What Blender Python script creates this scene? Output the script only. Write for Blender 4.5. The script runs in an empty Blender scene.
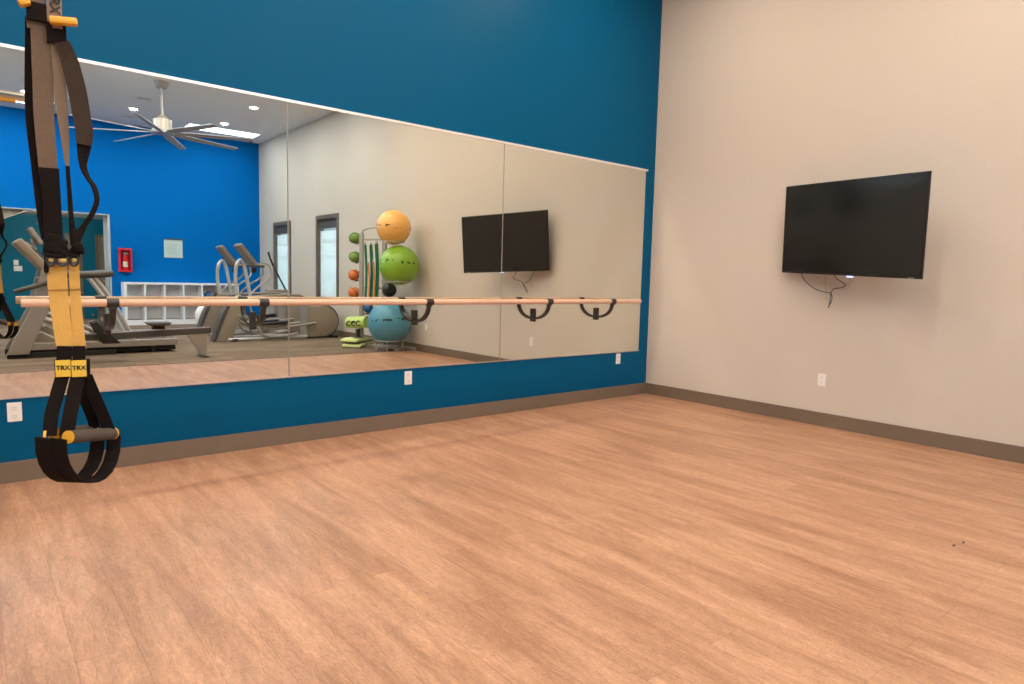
import bpy, bmesh, math, random
from mathutils import Vector, Matrix
random.seed(7)
S = bpy.context.scene
COL = S.collection
PI = math.pi

# ------------------------------------------------------------------ camera
F_PX, YAW, PITCH, ROLL = 659.83, 0.69268, 0.094055, 0.024561
CAM = Vector((-6.1729, -4.9407, 1.3))
_f = Vector((math.sin(YAW)*math.cos(PITCH), math.cos(YAW)*math.cos(PITCH), -math.sin(PITCH)))
_r0 = Vector((math.cos(YAW), -math.sin(YAW), 0)); _u0 = _r0.cross(_f)
RT = _r0*math.cos(ROLL) + _u0*math.sin(ROLL)
UP = -_r0*math.sin(ROLL) + _u0*math.cos(ROLL)
cam = bpy.data.cameras.new('camera'); cam.sensor_width = 36; cam.lens = F_PX*36/1024
cam.clip_start = 0.05; cam.clip_end = 200
co = bpy.data.objects.new('camera', cam); COL.objects.link(co)
M3 = Matrix((RT, UP, -_f)).transposed()
co.matrix_world = Matrix.Translation(CAM) @ M3.to_4x4()
S.camera = co

def sight(px, py):
    return _f + RT*((px-512)/F_PX) - UP*((py-342)/F_PX)
def on_plane(px, py, axis, val):          # survey helper: sight line met with a plane of the room
    d = sight(px, py); t = (val-CAM[axis])/d[axis]; return CAM + d*t
def mir(px, py, Y):                       # a point seen in the wall mirror, standing Y metres from that wall
    p = on_plane(px, py, 1, Y); return Vector((p.x, -p.y, p.z))

# ------------------------------------------------------------------ materials
def newmat(name):
    m = bpy.data.materials.new(name); m.use_nodes = True
    nt = m.node_tree; b = nt.nodes['Principled BSDF']; return m, nt, b
def mat(name, col, rough=0.5, metal=0.0, bump=0.0, bscale=60, var=0.0, vscale=8, emit=None, estr=0, coat=0, spec=None):
    m, nt, b = newmat(name)
    c = (*col, 1)
    b.inputs['Base Color'].default_value = c
    b.inputs['Roughness'].default_value = rough
    b.inputs['Metallic'].default_value = metal
    b.inputs['Coat Weight'].default_value = coat
    if spec is not None: b.inputs['Specular IOR Level'].default_value = spec
    tc = nt.nodes.new('ShaderNodeTexCoord')
    if var > 0:
        n = nt.nodes.new('ShaderNodeTexNoise'); n.inputs['Scale'].default_value = vscale; n.inputs['Detail'].default_value = 4
        nt.links.new(tc.outputs['Object'], n.inputs['Vector'])
        mx = nt.nodes.new('ShaderNodeMix'); mx.data_type = 'RGBA'
        mx.inputs[6].default_value = tuple(max(0, v*(1-var)) for v in col)+(1,)
        mx.inputs[7].default_value = tuple(min(1, v*(1+var)) for v in col)+(1,)
        nt.links.new(n.outputs['Fac'], mx.inputs[0]); nt.links.new(mx.outputs[2], b.inputs['Base Color'])
    if bump > 0:
        n = nt.nodes.new('ShaderNodeTexNoise'); n.inputs['Scale'].default_value = bscale; n.inputs['Detail'].default_value = 3
        nt.links.new(tc.outputs['Object'], n.inputs['Vector'])
        bp = nt.nodes.new('ShaderNodeBump'); bp.inputs['Strength'].default_value = bump; bp.inputs['Distance'].default_value = 0.004
        nt.links.new(n.outputs['Fac'], bp.inputs['Height']); nt.links.new(bp.outputs['Normal'], b.inputs['Normal'])
    if emit:
        b.inputs['Emission Color'].default_value = (*emit, 1); b.inputs['Emission Strength'].default_value = estr
    return m

M = {}
M['grey_wall'] = mat('greige paint', (0.575, 0.515, 0.44), 0.75, spec=0.2, bump=0.35, bscale=110, var=0.02, vscale=30)
M['blue_near'] = mat('teal blue paint', (0.0, 0.088, 0.195), 0.42, spec=0.09, bump=0.3, bscale=110, var=0.04, vscale=30)
M['blue_far'] = mat('bright blue paint', (0.0, 0.138, 0.46), 0.7, spec=0.05, bump=0.3, bscale=110, var=0.03, vscale=20)
M['teal_far'] = mat('teal hallway paint', (0.0, 0.13, 0.21), 0.6, spec=0.2, bump=0.2, bscale=110)
M['ceiling'] = mat('knockdown ceiling', (0.80, 0.80, 0.81), 0.9, spec=0.1, bump=0.6, bscale=40, var=0.05, vscale=40)
M['base'] = mat('taupe baseboard', (0.165, 0.122, 0.085), 0.45, var=0.05)
M['frame'] = mat('brown window frame', (0.13, 0.105, 0.08), 0.5)
M['white'] = mat('white plastic', (0.8, 0.78, 0.74), 0.35)
M['jamb'] = mat('grey jamb paint', (0.36, 0.39, 0.40), 0.5)
M['slot'] = mat('outlet slot', (0.35, 0.32, 0.30), 0.5)
M['socket'] = mat('socket face', (0.76, 0.74, 0.70), 0.4)
M['silver'] = mat('brushed aluminium', (0.78, 0.76, 0.73), 0.3, 1.0)
M['paint_silver'] = mat('silver powder coat', (0.40, 0.37, 0.335), 0.35, 0.45)
M['pale_silver'] = mat('pale grey tubing', (0.55, 0.56, 0.57), 0.35, 0.4)
M['beige'] = mat('warm grey plastic', (0.29, 0.245, 0.19), 0.5)
M['dark_grey'] = mat('dark grey plastic', (0.07, 0.063, 0.058), 0.5)
M['black'] = mat('black plastic', (0.012, 0.011, 0.010), 0.45)
M['black_steel'] = mat('black painted steel', (0.022, 0.019, 0.017), 0.4, bump=0.1)
M['rubber'] = mat('black rubber', (0.018, 0.016, 0.015), 0.8, bump=0.3, bscale=200)
M['screen_off'] = mat('dark console screen', (0.02, 0.025, 0.03), 0.15)
M['tv_bezel'] = mat('tv bezel', (0.01, 0.009, 0.009), 0.3)
M['tv_screen'] = mat('tv glass', (0.010, 0.009, 0.008), 0.09, spec=0.5)
M['cord'] = mat('black cord', (0.01, 0.008, 0.007), 0.6)
M['led'] = mat('blue sensor light', (0.5, 0.6, 0.9), 0.3, emit=(0.45, 0.6, 1.0), estr=1.2)
M['yellow_web'] = mat('yellow webbing', (0.72, 0.40, 0.085), 0.75, bump=0.5, bscale=500, var=0.08, vscale=60)
M['yellow'] = mat('yellow plastic', (0.85, 0.42, 0.03), 0.4)
M['label_yellow'] = mat('yellow label', (0.80, 0.52, 0.05), 0.6)
M['black_web'] = mat('black webbing', (0.012, 0.008, 0.007), 0.9, spec=0.15, bump=0.5, bscale=500)
M['brown_web'] = mat('grey brown webbing', (0.165, 0.105, 0.068), 0.85, bump=0.5, bscale=500, var=0.2, vscale=90)
M['dark_web'] = mat('dark brown webbing', (0.05, 0.032, 0.022), 0.85, bump=0.5, bscale=500, var=0.2, vscale=90, spec=0.2)
M['foam'] = mat('charcoal foam grip', (0.075, 0.058, 0.045), 0.9, bump=0.6, bscale=300)
M['ink'] = mat('black ink', (0.02, 0.015, 0.01), 0.7)
M['red'] = mat('red enamel', (0.62, 0.015, 0.03), 0.35)
M['ext_white'] = mat('extinguisher label', (0.75, 0.68, 0.55), 0.5)
M['paper'] = mat('pale notice paper', (0.50, 0.62, 0.62), 0.6, var=0.08, vscale=25)
M['cubby'] = mat('white laminate', (0.85, 0.87, 0.9), 0.4)
M['cubby_back'] = mat('grey laminate backing', (0.62, 0.60, 0.60), 0.6)
M['door'] = mat('taupe door', (0.22, 0.17, 0.12), 0.5)
M['green_band'] = mat('dark green rubber band', (0.0, 0.13, 0.045), 0.45)
M['orange_band'] = mat('orange rubber band', (0.65, 0.22, 0.06), 0.5)
M['lime'] = mat('lime foam', (0.47, 0.62, 0.16), 0.6, var=0.12, vscale=15)
M['pale_lime'] = mat('pale lime pad', (0.66, 0.74, 0.30), 0.6, var=0.15, vscale=12)
M['blue_ball_small'] = mat('dark blue rubber', (0.01, 0.09, 0.25), 0.4)
M['lens'] = mat('light lens', (1, 1, 1), 0.5, emit=(1.0, 0.93, 0.8), estr=25)
M['panel'] = mat('panel diffuser', (1, 1, 1), 0.5, emit=(0.86, 0.95, 1.0), estr=5)
M['fan'] = mat('brushed nickel fan', (0.42, 0.40, 0.38), 0.4, 0.6)
M['fan_blade'] = mat('grey fan blade', (0.34, 0.36, 0.40), 0.5)

def mirror_mat():
    m, nt, b = newmat('mirror glass')
    b.inputs['Base Color'].default_value = (0.83, 0.85, 0.795, 1); b.inputs['Metallic'].default_value = 1
    b.inputs['Roughness'].default_value = 0.0
    return m
M['mirror'] = mirror_mat()

def wood_floor():
    m, nt, b = newmat('oak plank vinyl')
    N, L = nt.nodes.new, nt.links.new
    tc = N('ShaderNodeTexCoord'); sp = N('ShaderNodeSeparateXYZ'); L(tc.outputs['Object'], sp.inputs[0])
    cb = N('ShaderNodeCombineXYZ'); L(sp.outputs['Y'], cb.inputs['X']); L(sp.outputs['X'], cb.inputs['Y'])
    br = N('ShaderNodeTexBrick'); L(cb.outputs[0], br.inputs['Vector'])
    br.offset = 0.37; br.inputs['Scale'].default_value = 1.0
    br.inputs['Brick Width'].default_value = 1.22; br.inputs['Row Height'].default_value = 0.18
    br.inputs['Mortar Size'].default_value = 0.0011; br.inputs['Mortar Smooth'].default_value = 0.6; br.inputs['Bias'].default_value = 0.0
    br.inputs['Color1'].default_value = (0.0, 0.0, 0.0, 1); br.inputs['Color2'].default_value = (1, 1, 1, 1)
    br.inputs['Mortar'].default_value = (0.5, 0.5, 0.5, 1)
    # broad streaks along the planks, shifted per plank
    sc = N('ShaderNodeVectorMath'); sc.operation = 'MULTIPLY'; sc.inputs[1].default_value = (9, 1.2, 1)
    L(tc.outputs['Object'], sc.inputs[0])
    ad = N('ShaderNodeVectorMath'); ad.operation = 'ADD'; L(sc.outputs[0], ad.inputs[0])
    cz = N('ShaderNodeCombineXYZ'); mu = N('ShaderNodeMath'); mu.operation = 'MULTIPLY'; mu.inputs[1].default_value = 0.8
    L(br.outputs['Color'], mu.inputs[0]); L(mu.outputs[0], cz.inputs['Z']); L(cz.outputs[0], ad.inputs[1])
    n1 = N('ShaderNodeTexNoise'); n1.inputs['Scale'].default_value = 1.0; n1.inputs['Detail'].default_value = 5; n1.inputs['Roughness'].default_value = 0.6
    n1.inputs['Distortion'].default_value = 0.6
    L(ad.outputs[0], n1.inputs['Vector'])
    sc2 = N('ShaderNodeVectorMath'); sc2.operation = 'MULTIPLY'; sc2.inputs[1].default_value = (62, 11, 1); L(tc.outputs['Object'], sc2.inputs[0])
    n2 = N('ShaderNodeTexNoise'); n2.inputs['Scale'].default_value = 1.0; n2.inputs['Detail'].default_value = 4; n2.inputs['Distortion'].default_value = 2.0
    L(sc2.outputs[0], n2.inputs['Vector'])
    r1 = N('ShaderNodeValToRGB'); L(n1.outputs['Fac'], r1.inputs[0])
    r1.color_ramp.elements[0].position = 0.25; r1.color_ramp.elements[0].color = (0.275, 0.128, 0.064, 1)
    r1.color_ramp.elements[1].position = 0.66; r1.color_ramp.elements[1].color = (0.505, 0.282, 0.170, 1)
    r2 = N('ShaderNodeMapRange'); L(n2.outputs['Fac'], r2.inputs[0]); r2.inputs[1].default_value = 0.3; r2.inputs[2].default_value = 0.7
    r2.inputs[3].default_value = 0.76; r2.inputs[4].default_value = 1.16
    r3 = N('ShaderNodeMapRange'); L(br.outputs['Color'], r3.inputs[0]); r3.inputs[3].default_value = 0.975; r3.inputs[4].default_value = 1.02
    m1 = N('ShaderNodeMath'); m1.operation = 'MULTIPLY'; L(r2.outputs[0], m1.inputs[0]); L(r3.outputs[0], m1.inputs[1])
    n3 = N('ShaderNodeTexNoise'); n3.inputs['Scale'].default_value = 110; n3.inputs['Detail'].default_value = 2; L(tc.outputs['Object'], n3.inputs['Vector'])
    r4 = N('ShaderNodeMapRange'); L(n3.outputs['Fac'], r4.inputs[0]); r4.inputs[1].default_value = 0.25; r4.inputs[2].default_value = 0.75; r4.inputs[3].default_value = 0.84; r4.inputs[4].default_value = 1.16
    m0 = N('ShaderNodeMath'); m0.operation = 'MULTIPLY'; L(m1.outputs[0], m0.inputs[0]); L(r4.outputs[0], m0.inputs[1]); m1 = m0
    ms = N('ShaderNodeMapRange'); L(br.outputs['Fac'], ms.inputs[0]); ms.inputs[3].default_value = 1.0; ms.inputs[4].default_value = 0.5
    m2 = N('ShaderNodeMath'); m2.operation = 'MULTIPLY'; L(m1.outputs[0], m2.inputs[0]); L(ms.outputs[0], m2.inputs[1])
    vm = N('ShaderNodeVectorMath'); vm.operation = 'SCALE'; L(r1.outputs[0], vm.inputs[0]); L(m2.outputs[0], vm.inputs['Scale'])
    L(vm.outputs[0], b.inputs['Base Color'])
    b.inputs['Roughness'].default_value = 0.42
    bp = N('ShaderNodeBump'); bp.inputs['Strength'].default_value = 0.15; bp.inputs['Distance'].default_value = 0.002
    L(n2.outputs['Fac'], bp.inputs['Height']); L(bp.outputs['Normal'], b.inputs['Normal'])
    return m
M['wood'] = wood_floor()

def carpet():
    m, nt, b = newmat('plank carpet tiles')
    N, L = nt.nodes.new, nt.links.new
    tc = N('ShaderNodeTexCoord')
    br = N('ShaderNodeTexBrick'); L(tc.outputs['Object'], br.inputs['Vector']); br.offset = 0.4
    br.inputs['Scale'].default_value = 1; br.inputs['Brick Width'].default_value = 1.0; br.inputs['Row Height'].default_value = 0.25
    br.inputs['Mortar Size'].default_value = 0.004
    br.inputs['Color1'].default_value = (0.15, 0.095, 0.058, 1); br.inputs['Color2'].default_value = (0.225, 0.155, 0.10, 1); br.inputs['Mortar'].default_value = (0.07, 0.05, 0.04, 1)
    sc = N('ShaderNodeVectorMath'); sc.operation = 'MULTIPLY'; sc.inputs[1].default_value = (2.2, 11, 1); L(tc.outputs['Object'], sc.inputs[0])
    n = N('ShaderNodeTexNoise'); n.inputs['Scale'].default_value = 1; n.inputs['Detail'].default_value = 3; L(sc.outputs[0], n.inputs['Vector'])
    rp = N('ShaderNodeValToRGB'); L(n.outputs['Fac'], rp.inputs[0]); rp.color_ramp.interpolation = 'LINEAR'
    rp.color_ramp.elements[0].position = 0.36; rp.color_ramp.elements[0].color = (0.55, 0.75, 0.95, 1)
    rp.color_ramp.elements[1].position = 0.46; rp.color_ramp.elements[1].color = (1, 1, 1, 1)
    mx = N('ShaderNodeVectorMath'); mx.operation = 'MULTIPLY'; L(br.outputs['Color'], mx.inputs[0]); L(rp.outputs[0], mx.inputs[1])
    L(mx.outputs[0], b.inputs['Base Color']); b.inputs['Roughness'].default_value = 1.0
    return m
M['carpet'] = carpet()

def light_wood():
    m, nt, b = newmat('varnished ash')
    N, L = nt.nodes.new, nt.links.new
    tc = N('ShaderNodeTexCoord'); sc = N('ShaderNodeVectorMath'); sc.operation = 'MULTIPLY'; sc.inputs[1].default_value = (3, 60, 60)
    L(tc.outputs['Object'], sc.inputs[0]); n = N('ShaderNodeTexNoise'); n.inputs['Scale'].default_value = 1; n.inputs['Detail'].default_value = 3
    L(sc.outputs[0], n.inputs['Vector']); r = N('ShaderNodeValToRGB'); L(n.outputs['Fac'], r.inputs[0])
    r.color_ramp.elements[0].color = (0.60, 0.37, 0.25, 1); r.color_ramp.elements[1].color = (0.74, 0.50, 0.36, 1)
    L(r.outputs[0], b.inputs['Base Color']); b.inputs['Roughness'].default_value = 0.3
    return m
M['ash'] = light_wood()

def ball_mat(name, col, marks=True, off=0.1, rad=0.35):
    m, nt, b = newmat(name)
    N, L = nt.nodes.new, nt.links.new
    b.inputs['Roughness'].default_value = 0.33; b.inputs['Coat Weight'].default_value = 0.2
    tc = N('ShaderNodeTexCoord'); sp = N('ShaderNodeSeparateXYZ'); L(tc.outputs['Object'], sp.inputs[0])
    def absdist(out, c, w):
        s = N('ShaderNodeMath'); s.operation = 'SUBTRACT'; L(out, s.inputs[0]); s.inputs[1].default_value = c
        a = N('ShaderNodeMath'); a.operation = 'ABSOLUTE'; L(s.outputs[0], a.inputs[0])
        l = N('ShaderNodeMath'); l.operation = 'LESS_THAN'; L(a.outputs[0], l.inputs[0]); l.inputs[1].default_value = w; return l
    band = absdist(sp.outputs['Z'], off*rad, 0.022)
    n = N('ShaderNodeTexNoise'); n.inputs['Scale'].default_value = 13; n.inputs['Detail'].default_value = 1
    L(tc.outputs['Object'], n.inputs['Vector'])
    g = N('ShaderNodeMath'); g.operation = 'GREATER_THAN'; L(n.outputs['Fac'], g.inputs[0]); g.inputs[1].default_value = 0.56
    k = N('ShaderNodeMath'); k.operation = 'MULTIPLY'; L(band.outputs[0], k.inputs[0]); L(g.outputs[0], k.inputs[1])
    mx = N('ShaderNodeMix'); mx.data_type = 'RGBA'; mx.inputs[6].default_value = (*col, 1); mx.inputs[7].default_value = (col[0]*.12, col[1]*.12, col[2]*.12, 1)
    L(k.outputs[0], mx.inputs[0]); L(mx.outputs[2], b.inputs['Base Color'])
    # moulded rings
    wv = N('ShaderNodeMath'); wv.operation = 'SINE'; w2 = N('ShaderNodeMath'); w2.operation = 'MULTIPLY'; w2.inputs[1].default_value = 180
    L(sp.outputs['Z'], w2.inputs[0]); L(w2.outputs[0], wv.inputs[0])
    bp = N('ShaderNodeBump'); bp.inputs['Strength'].default_value = 0.25; bp.inputs['Distance'].default_value = 0.004
    L(wv.outputs[0], bp.inputs['Height']); L(bp.outputs['Normal'], b.inputs['Normal'])
    return m

def shade_mat():
    m = bpy.data.materials.new('roller shade fabric'); m.use_nodes = True; nt = m.node_tree; nt.nodes.clear()
    o = nt.nodes.new('ShaderNodeOutputMaterial'); t = nt.nodes.new('ShaderNodeBsdfTranslucent'); d = nt.nodes.new('ShaderNodeBsdfDiffuse')
    t.inputs[0].default_value = (0.85, 0.9, 0.92, 1); d.inputs[0].default_value = (0.75, 0.78, 0.78, 1)
    mx = nt.nodes.new('ShaderNodeMixShader'); mx.inputs[0].default_value = 0.45
    nt.links.new(t.outputs[0], mx.inputs[1]); nt.links.new(d.outputs[0], mx.inputs[2]); nt.links.new(mx.outputs[0], o.inputs[0])
    return m
M['shade'] = shade_mat()

# ------------------------------------------------------------------ mesh builder
class MB:
    def __init__(s): s.bm = bmesh.new()
    def _add(s, verts, faces):
        vs = [s.bm.verts.new(v) for v in verts]
        for f in faces:
            try: s.bm.faces.new([vs[i] for i in f])
            except ValueError: pass
        return vs
    def box(s, c, size, rot=None, bevel=0.0):
        b = bmesh.new(); bmesh.ops.create_cube(b, size=1)
        bmesh.ops.scale(b, vec=size, verts=b.verts)
        if bevel > 0: bmesh.ops.bevel(b, geom=list(b.edges), offset=bevel, segments=2, affect='EDGES', profile=0.6)
        mt = Matrix.Translation(Vector(c))
        if rot is not None: mt = mt @ rot.to_4x4()
        bmesh.ops.transform(b, matrix=mt, verts=b.verts)
        s._merge(b); return s
    def _merge(s, b):
        me = bpy.data.meshes.new('tmp'); b.to_mesh(me); b.free(); s.bm.from_mesh(me); bpy.data.meshes.remove(me)
    def span(s, a, b, bevel=0.0):        # box by two corners
        a, b = Vector(a), Vector(b)
        return s.box((a+b)/2, tuple(abs(x) for x in (b-a)), bevel=bevel)
    def tube(s, pts, r, n=10, cap=True, smooth=True):
        pts = [Vector(p) for p in pts]
        if smooth and len(pts) > 2: pts = spline(pts)
        rr = r if isinstance(r, (list, tuple)) else None
        rings = []; prev = None
        for i, p in enumerate(pts):
            t = (pts[min(i+1, len(pts)-1)]-pts[max(i-1, 0)]).normalized()
            if prev is None:
                a = Vector((0, 0, 1)) if abs(t.z) < 0.9 else Vector((1, 0, 0)); nrm = (a - t*a.dot(t)).normalized()
            else: nrm = (prev - t*prev.dot(t)).normalized()
            prev = nrm; bn = t.cross(nrm)
            ra = r if rr is None else rr[0]+(rr[-1]-rr[0])*i/(len(pts)-1)
            rings.append([s.bm.verts.new(p+(nrm*math.cos(2*PI*k/n)+bn*math.sin(2*PI*k/n))*ra) for k in range(n)])
        for A, B in zip(rings, rings[1:]):
            for k in range(n): s.bm.faces.new((A[k], A[(k+1) % n], B[(k+1) % n], B[k]))
        if cap: s.bm.faces.new(rings[0][::-1]); s.bm.faces.new(rings[-1])
        return s
    def cyl(s, a, b, r, n=20): return s.tube([a, b], r, n)
    def ball(s, c, r, sc=(1, 1, 1), seg=32):
        b = bmesh.new(); bmesh.ops.create_uvsphere(b, u_segments=seg, v_segments=seg//2, radius=r)
        bmesh.ops.scale(b, vec=sc, verts=b.verts); bmesh.ops.translate(b, vec=Vector(c), verts=b.verts); s._merge(b); return s
    def prism(s, poly, a, b, axis='y', bevel=0.0):   # polygon in the two other axes, extruded from a to b
        def P(u, v, w):
            return {'y': (u, w, v), 'x': (w, u, v), 'z': (u, v, w)}[axis]
        bb = bmesh.new()
        A = [bb.verts.new(P(u, v, a)) for u, v in poly]; B = [bb.verts.new(P(u, v, b)) for u, v in poly]
        n = len(poly)
        fa = bb.faces.new(A); fb = bb.faces.new(B[::-1])
        for k in range(n): bb.faces.new((A[k], B[k], B[(k+1) % n], A[(k+1) % n]))
        bmesh.ops.recalc_face_normals(bb, faces=bb.faces)
        if bevel > 0:
            es = list(fa.edges)+list(fb.edges)
            bmesh.ops.bevel(bb, geom=es, offset=bevel, segments=2, affect='EDGES', profile=0.6)
        s._merge(bb); return s
    def ribbon(s, pts, widths, thick, sides, n=None, smooth=True):
        pts = [Vector(p) for p in pts]
        if not isinstance(widths, (list, tuple)): widths = [widths]*len(pts)
        if isinstance(sides, Vector): sides = [sides]*len(pts)
        if smooth and len(pts) > 2:
            k = 5; P = spline(pts, k); W = []; D = []
            for i in range(len(pts)-1):
                for j in range(k):
                    t = j/k; W.append(widths[i]*(1-t)+widths[i+1]*t); D.append((sides[i]*(1-t)+sides[i+1]*t).normalized())
            W.append(widths[-1]); D.append(sides[-1]); pts, widths, sides = P, W, D
        rings = []
        for i, p in enumerate(pts):
            t = (pts[min(i+1, len(pts)-1)]-pts[max(i-1, 0)]).normalized()
            sd = (sides[i]-t*sides[i].dot(t)).normalized(); nn = t.cross(sd)
            w, h = widths[i]/2, thick/2
            rings.append([s.bm.verts.new(p+sd*a+nn*b) for a, b in ((-w, -h), (w, -h), (w, h), (-w, h))])
        for A, B in zip(rings, rings[1:]):
            for k in range(4): s.bm.faces.new((A[k], A[(k+1) % 4], B[(k+1) % 4], B[k]))
        s.bm.faces.new(rings[0][::-1]); s.bm.faces.new(rings[-1])
        return s
    def build(s, name, m, parent=None, smooth=False, loc=None):
        bmesh.ops.recalc_face_normals(s.bm, faces=s.bm.faces)
        me = bpy.data.meshes.new(name); s.bm.to_mesh(me); s.bm.free()
        me.materials.append(m)
        if smooth:
            for p in me.polygons: p.use_smooth = True
            try: me.set_sharp_from_angle(angle=math.radians(40))
            except Exception: pass
        o = bpy.data.objects.new(name, me); COL.objects.link(o)
        if parent is not None: o.parent = parent
        if loc is not None: o.location = loc
        return o
def spline(pts, k=6):
    out = []
    n = len(pts)
    for i in range(n-1):
        p0 = pts[max(i-1, 0)]; p1 = pts[i]; p2 = pts[i+1]; p3 = pts[min(i+2, n-1)]
        for j in range(k):
            t = j/k
            out.append(0.5*((2*p1)+(p2-p0)*t+(2*p0-5*p1+4*p2-p3)*t*t+(3*p1-p0-3*p2+p3)*t**3))
    out.append(pts[-1]); return out
def tag(o, label=None, cat=None, group=None, kind=None):
    if label: o['label'] = label
    if cat: o['category'] = cat
    if group: o['group'] = group
    if kind: o['kind'] = kind
    return o
def empty(name, loc, label=None, cat=None, group=None, rz=0):
    o = bpy.data.objects.new(name, None); COL.objects.link(o); o.location = loc; o.rotation_euler = (0, 0, rz)
    o.empty_display_size = 0.1
    return tag(o, label, cat, group)
def copy_tree(o, parent=None):
    c = o.copy(); COL.objects.link(c)
    if parent is not None: c.parent = parent
    for ch in list(o.children): copy_tree(ch, c)
    return c
def struct(mb, name, m, label, cat='structure', parent=None, smooth=False):
    o = mb.build(name, m, parent, smooth)
    if parent is None: tag(o, label, cat, kind='structure')
    return o

# ------------------------------------------------------------------ room shell
H = 4.73; XL = -9.2; YF = -13.25; YW = -5.25; HALL = -15.6
struct(MB().span((XL, YW, -0.1), (0, 0, 0)), 'floor', M['wood'], 'warm oak plank vinyl floor of the open exercise area', 'floor')
struct(MB().span((XL, HALL, -0.1), (0, YW, 0.0)), 'floor', M['carpet'], 'brown plank carpet tiles under the cardio machines', 'floor')
struct(MB().span((XL, -5.265, 0), (-0.016, -5.235, 0.004)), 'trim_1', M['dark_grey'], 'dark transition strip between wood planks and carpet', 'trim')
struct(MB().span((XL-0.15, HALL, H), (0.15, 0.15, H+0.1)), 'ceiling', M['ceiling'], 'high textured off-white ceiling with recessed lights', 'ceiling')
struct(MB().span((XL-0.15, 0, -0.1), (0.15, 0.15, H)), 'wall_front', M['blue_near'], 'teal blue wall that carries the mirrors', 'wall')
# right wall with two narrow windows
WIN = [(-12.19, -11.03, 0.73, 2.60), (-9.52, -8.36, 0.73, 2.62)]
w = MB()
ys = [HALL, WIN[0][0], WIN[0][1], WIN[1][0], WIN[1][1], 0.0]
w.span((0, ys[0], -0.1), (0.15, ys[1], H)); w.span((0, ys[2], -0.1), (0.15, ys[3], H)); w.span((0, ys[4], -0.1), (0.15, ys[5], H))
for a, b, z0, z1 in WIN:
    w.span((0, a, -0.1), (0.15, b, z0)); w.span((0, a, z1), (0.15, b, H))
struct(w, 'wall_right', M['grey_wall'], 'tall greige wall with the television and two narrow windows', 'wall')
# far wall with hallway opening
OX0, OX1, OZ = -6.7, -3.50, 2.57
struct(MB().span((XL, YF-0.15, -0.1), (OX0, YF, H)), 'wall_back', M['grey_wall'], 'greige far wall piece left of the hallway opening', 'wall')
w = MB(); w.span((OX1, YF-0.15, -0.1), (0, YF, H)); w.span((OX0, YF-0.15, OZ), (OX1, YF, H))
struct(w, 'wall_back', M['blue_far'], 'bright blue far wall behind the cardio machines', 'wall')
struct(MB().span((OX1-0.09, YF-0.17, 0), (OX1+0.005, YF-0.15, OZ)).span((OX1-0.01, YF-0.15, 0), (OX1+0.02, YF+0.012, OZ)).span((OX0, YF-0.15, OZ), (OX1+0.02, YF+0.012, OZ+0.03)), 'trim_2', M['jamb'], 'pale trim around the hallway opening', 'trim')
struct(MB().span((XL, HALL-0.15, -0.1), (0, HALL, H)), 'wall_hallway', M['teal_far'], 'teal hallway wall seen through the opening', 'wall')
struct(MB().span((OX0-0.3, HALL, OZ+0.05), (OX1+0.4, YF-0.15, OZ+0.15)), 'ceiling', M['ceiling'], 'lower ceiling of the hallway beyond the opening', 'ceiling')
struct(MB().span((OX1+0.3, HALL, 0), (OX1+0.4, YF-0.15, OZ+0.05)), 'wall_hallway_side', M['teal_far'], 'short teal side wall of the hallway', 'wall')
struct(MB().prism([(-5.62, 2.28), (-5.05, 2.57), (-6.7, 2.57), (-6.7, 2.28)], YF-0.5, YF-0.16), 'trim_3', M['grey_wall'], 'grey angled bulkhead inside the hallway opening', 'trim')
# left wall out of view; high windows added to bring daylight to the cardio end
LW = [(-12.4, -10.2, 3.42, 4.4), (-9.6, -7.4, 3.42, 4.4)]
w = MB(); ys = [HALL, -12.4, -10.2, -9.6, -7.4, 0.0]
for a, b in ((ys[0], ys[1]), (ys[2], ys[3]), (ys[4], ys[5])): w.span((XL-0.15, a, -0.1), (XL, b, H))
for a, b, z0, z1 in LW: w.span((XL-0.15, a, -0.1), (XL, b, z0)); w.span((XL-0.15, a, z1), (XL, b, H))
struct(w, 'wall_left', M['grey_wall'], 'greige wall with wide windows opposite the television', 'wall')
# baseboards
BH = 0.128
struct(MB().span((XL, -0.016, 0), (-0.016, 0, BH), 0.003), 'baseboard_front', M['base'], 'taupe baseboard under the mirrors', 'baseboard')
struct(MB().span((-0.016, YF, 0), (0, 0, BH), 0.003), 'baseboard_right', M['base'], 'taupe baseboard under the television wall', 'baseboard')
struct(MB().span((OX1+0.02, YF, 0), (-0.016, YF+0.016, BH), 0.003).span((XL, YF, 0), (OX0, YF+0.016, BH), 0.003), 'baseboard_back', M['base'], 'taupe baseboard along the far blue wall', 'baseboard')
struct(MB().span((XL, YF+0.016, 0), (XL+0.016, -0.016, BH), 0.003), 'baseboard_left', M['base'], 'taupe baseboard along the left wall', 'baseboard')

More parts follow.
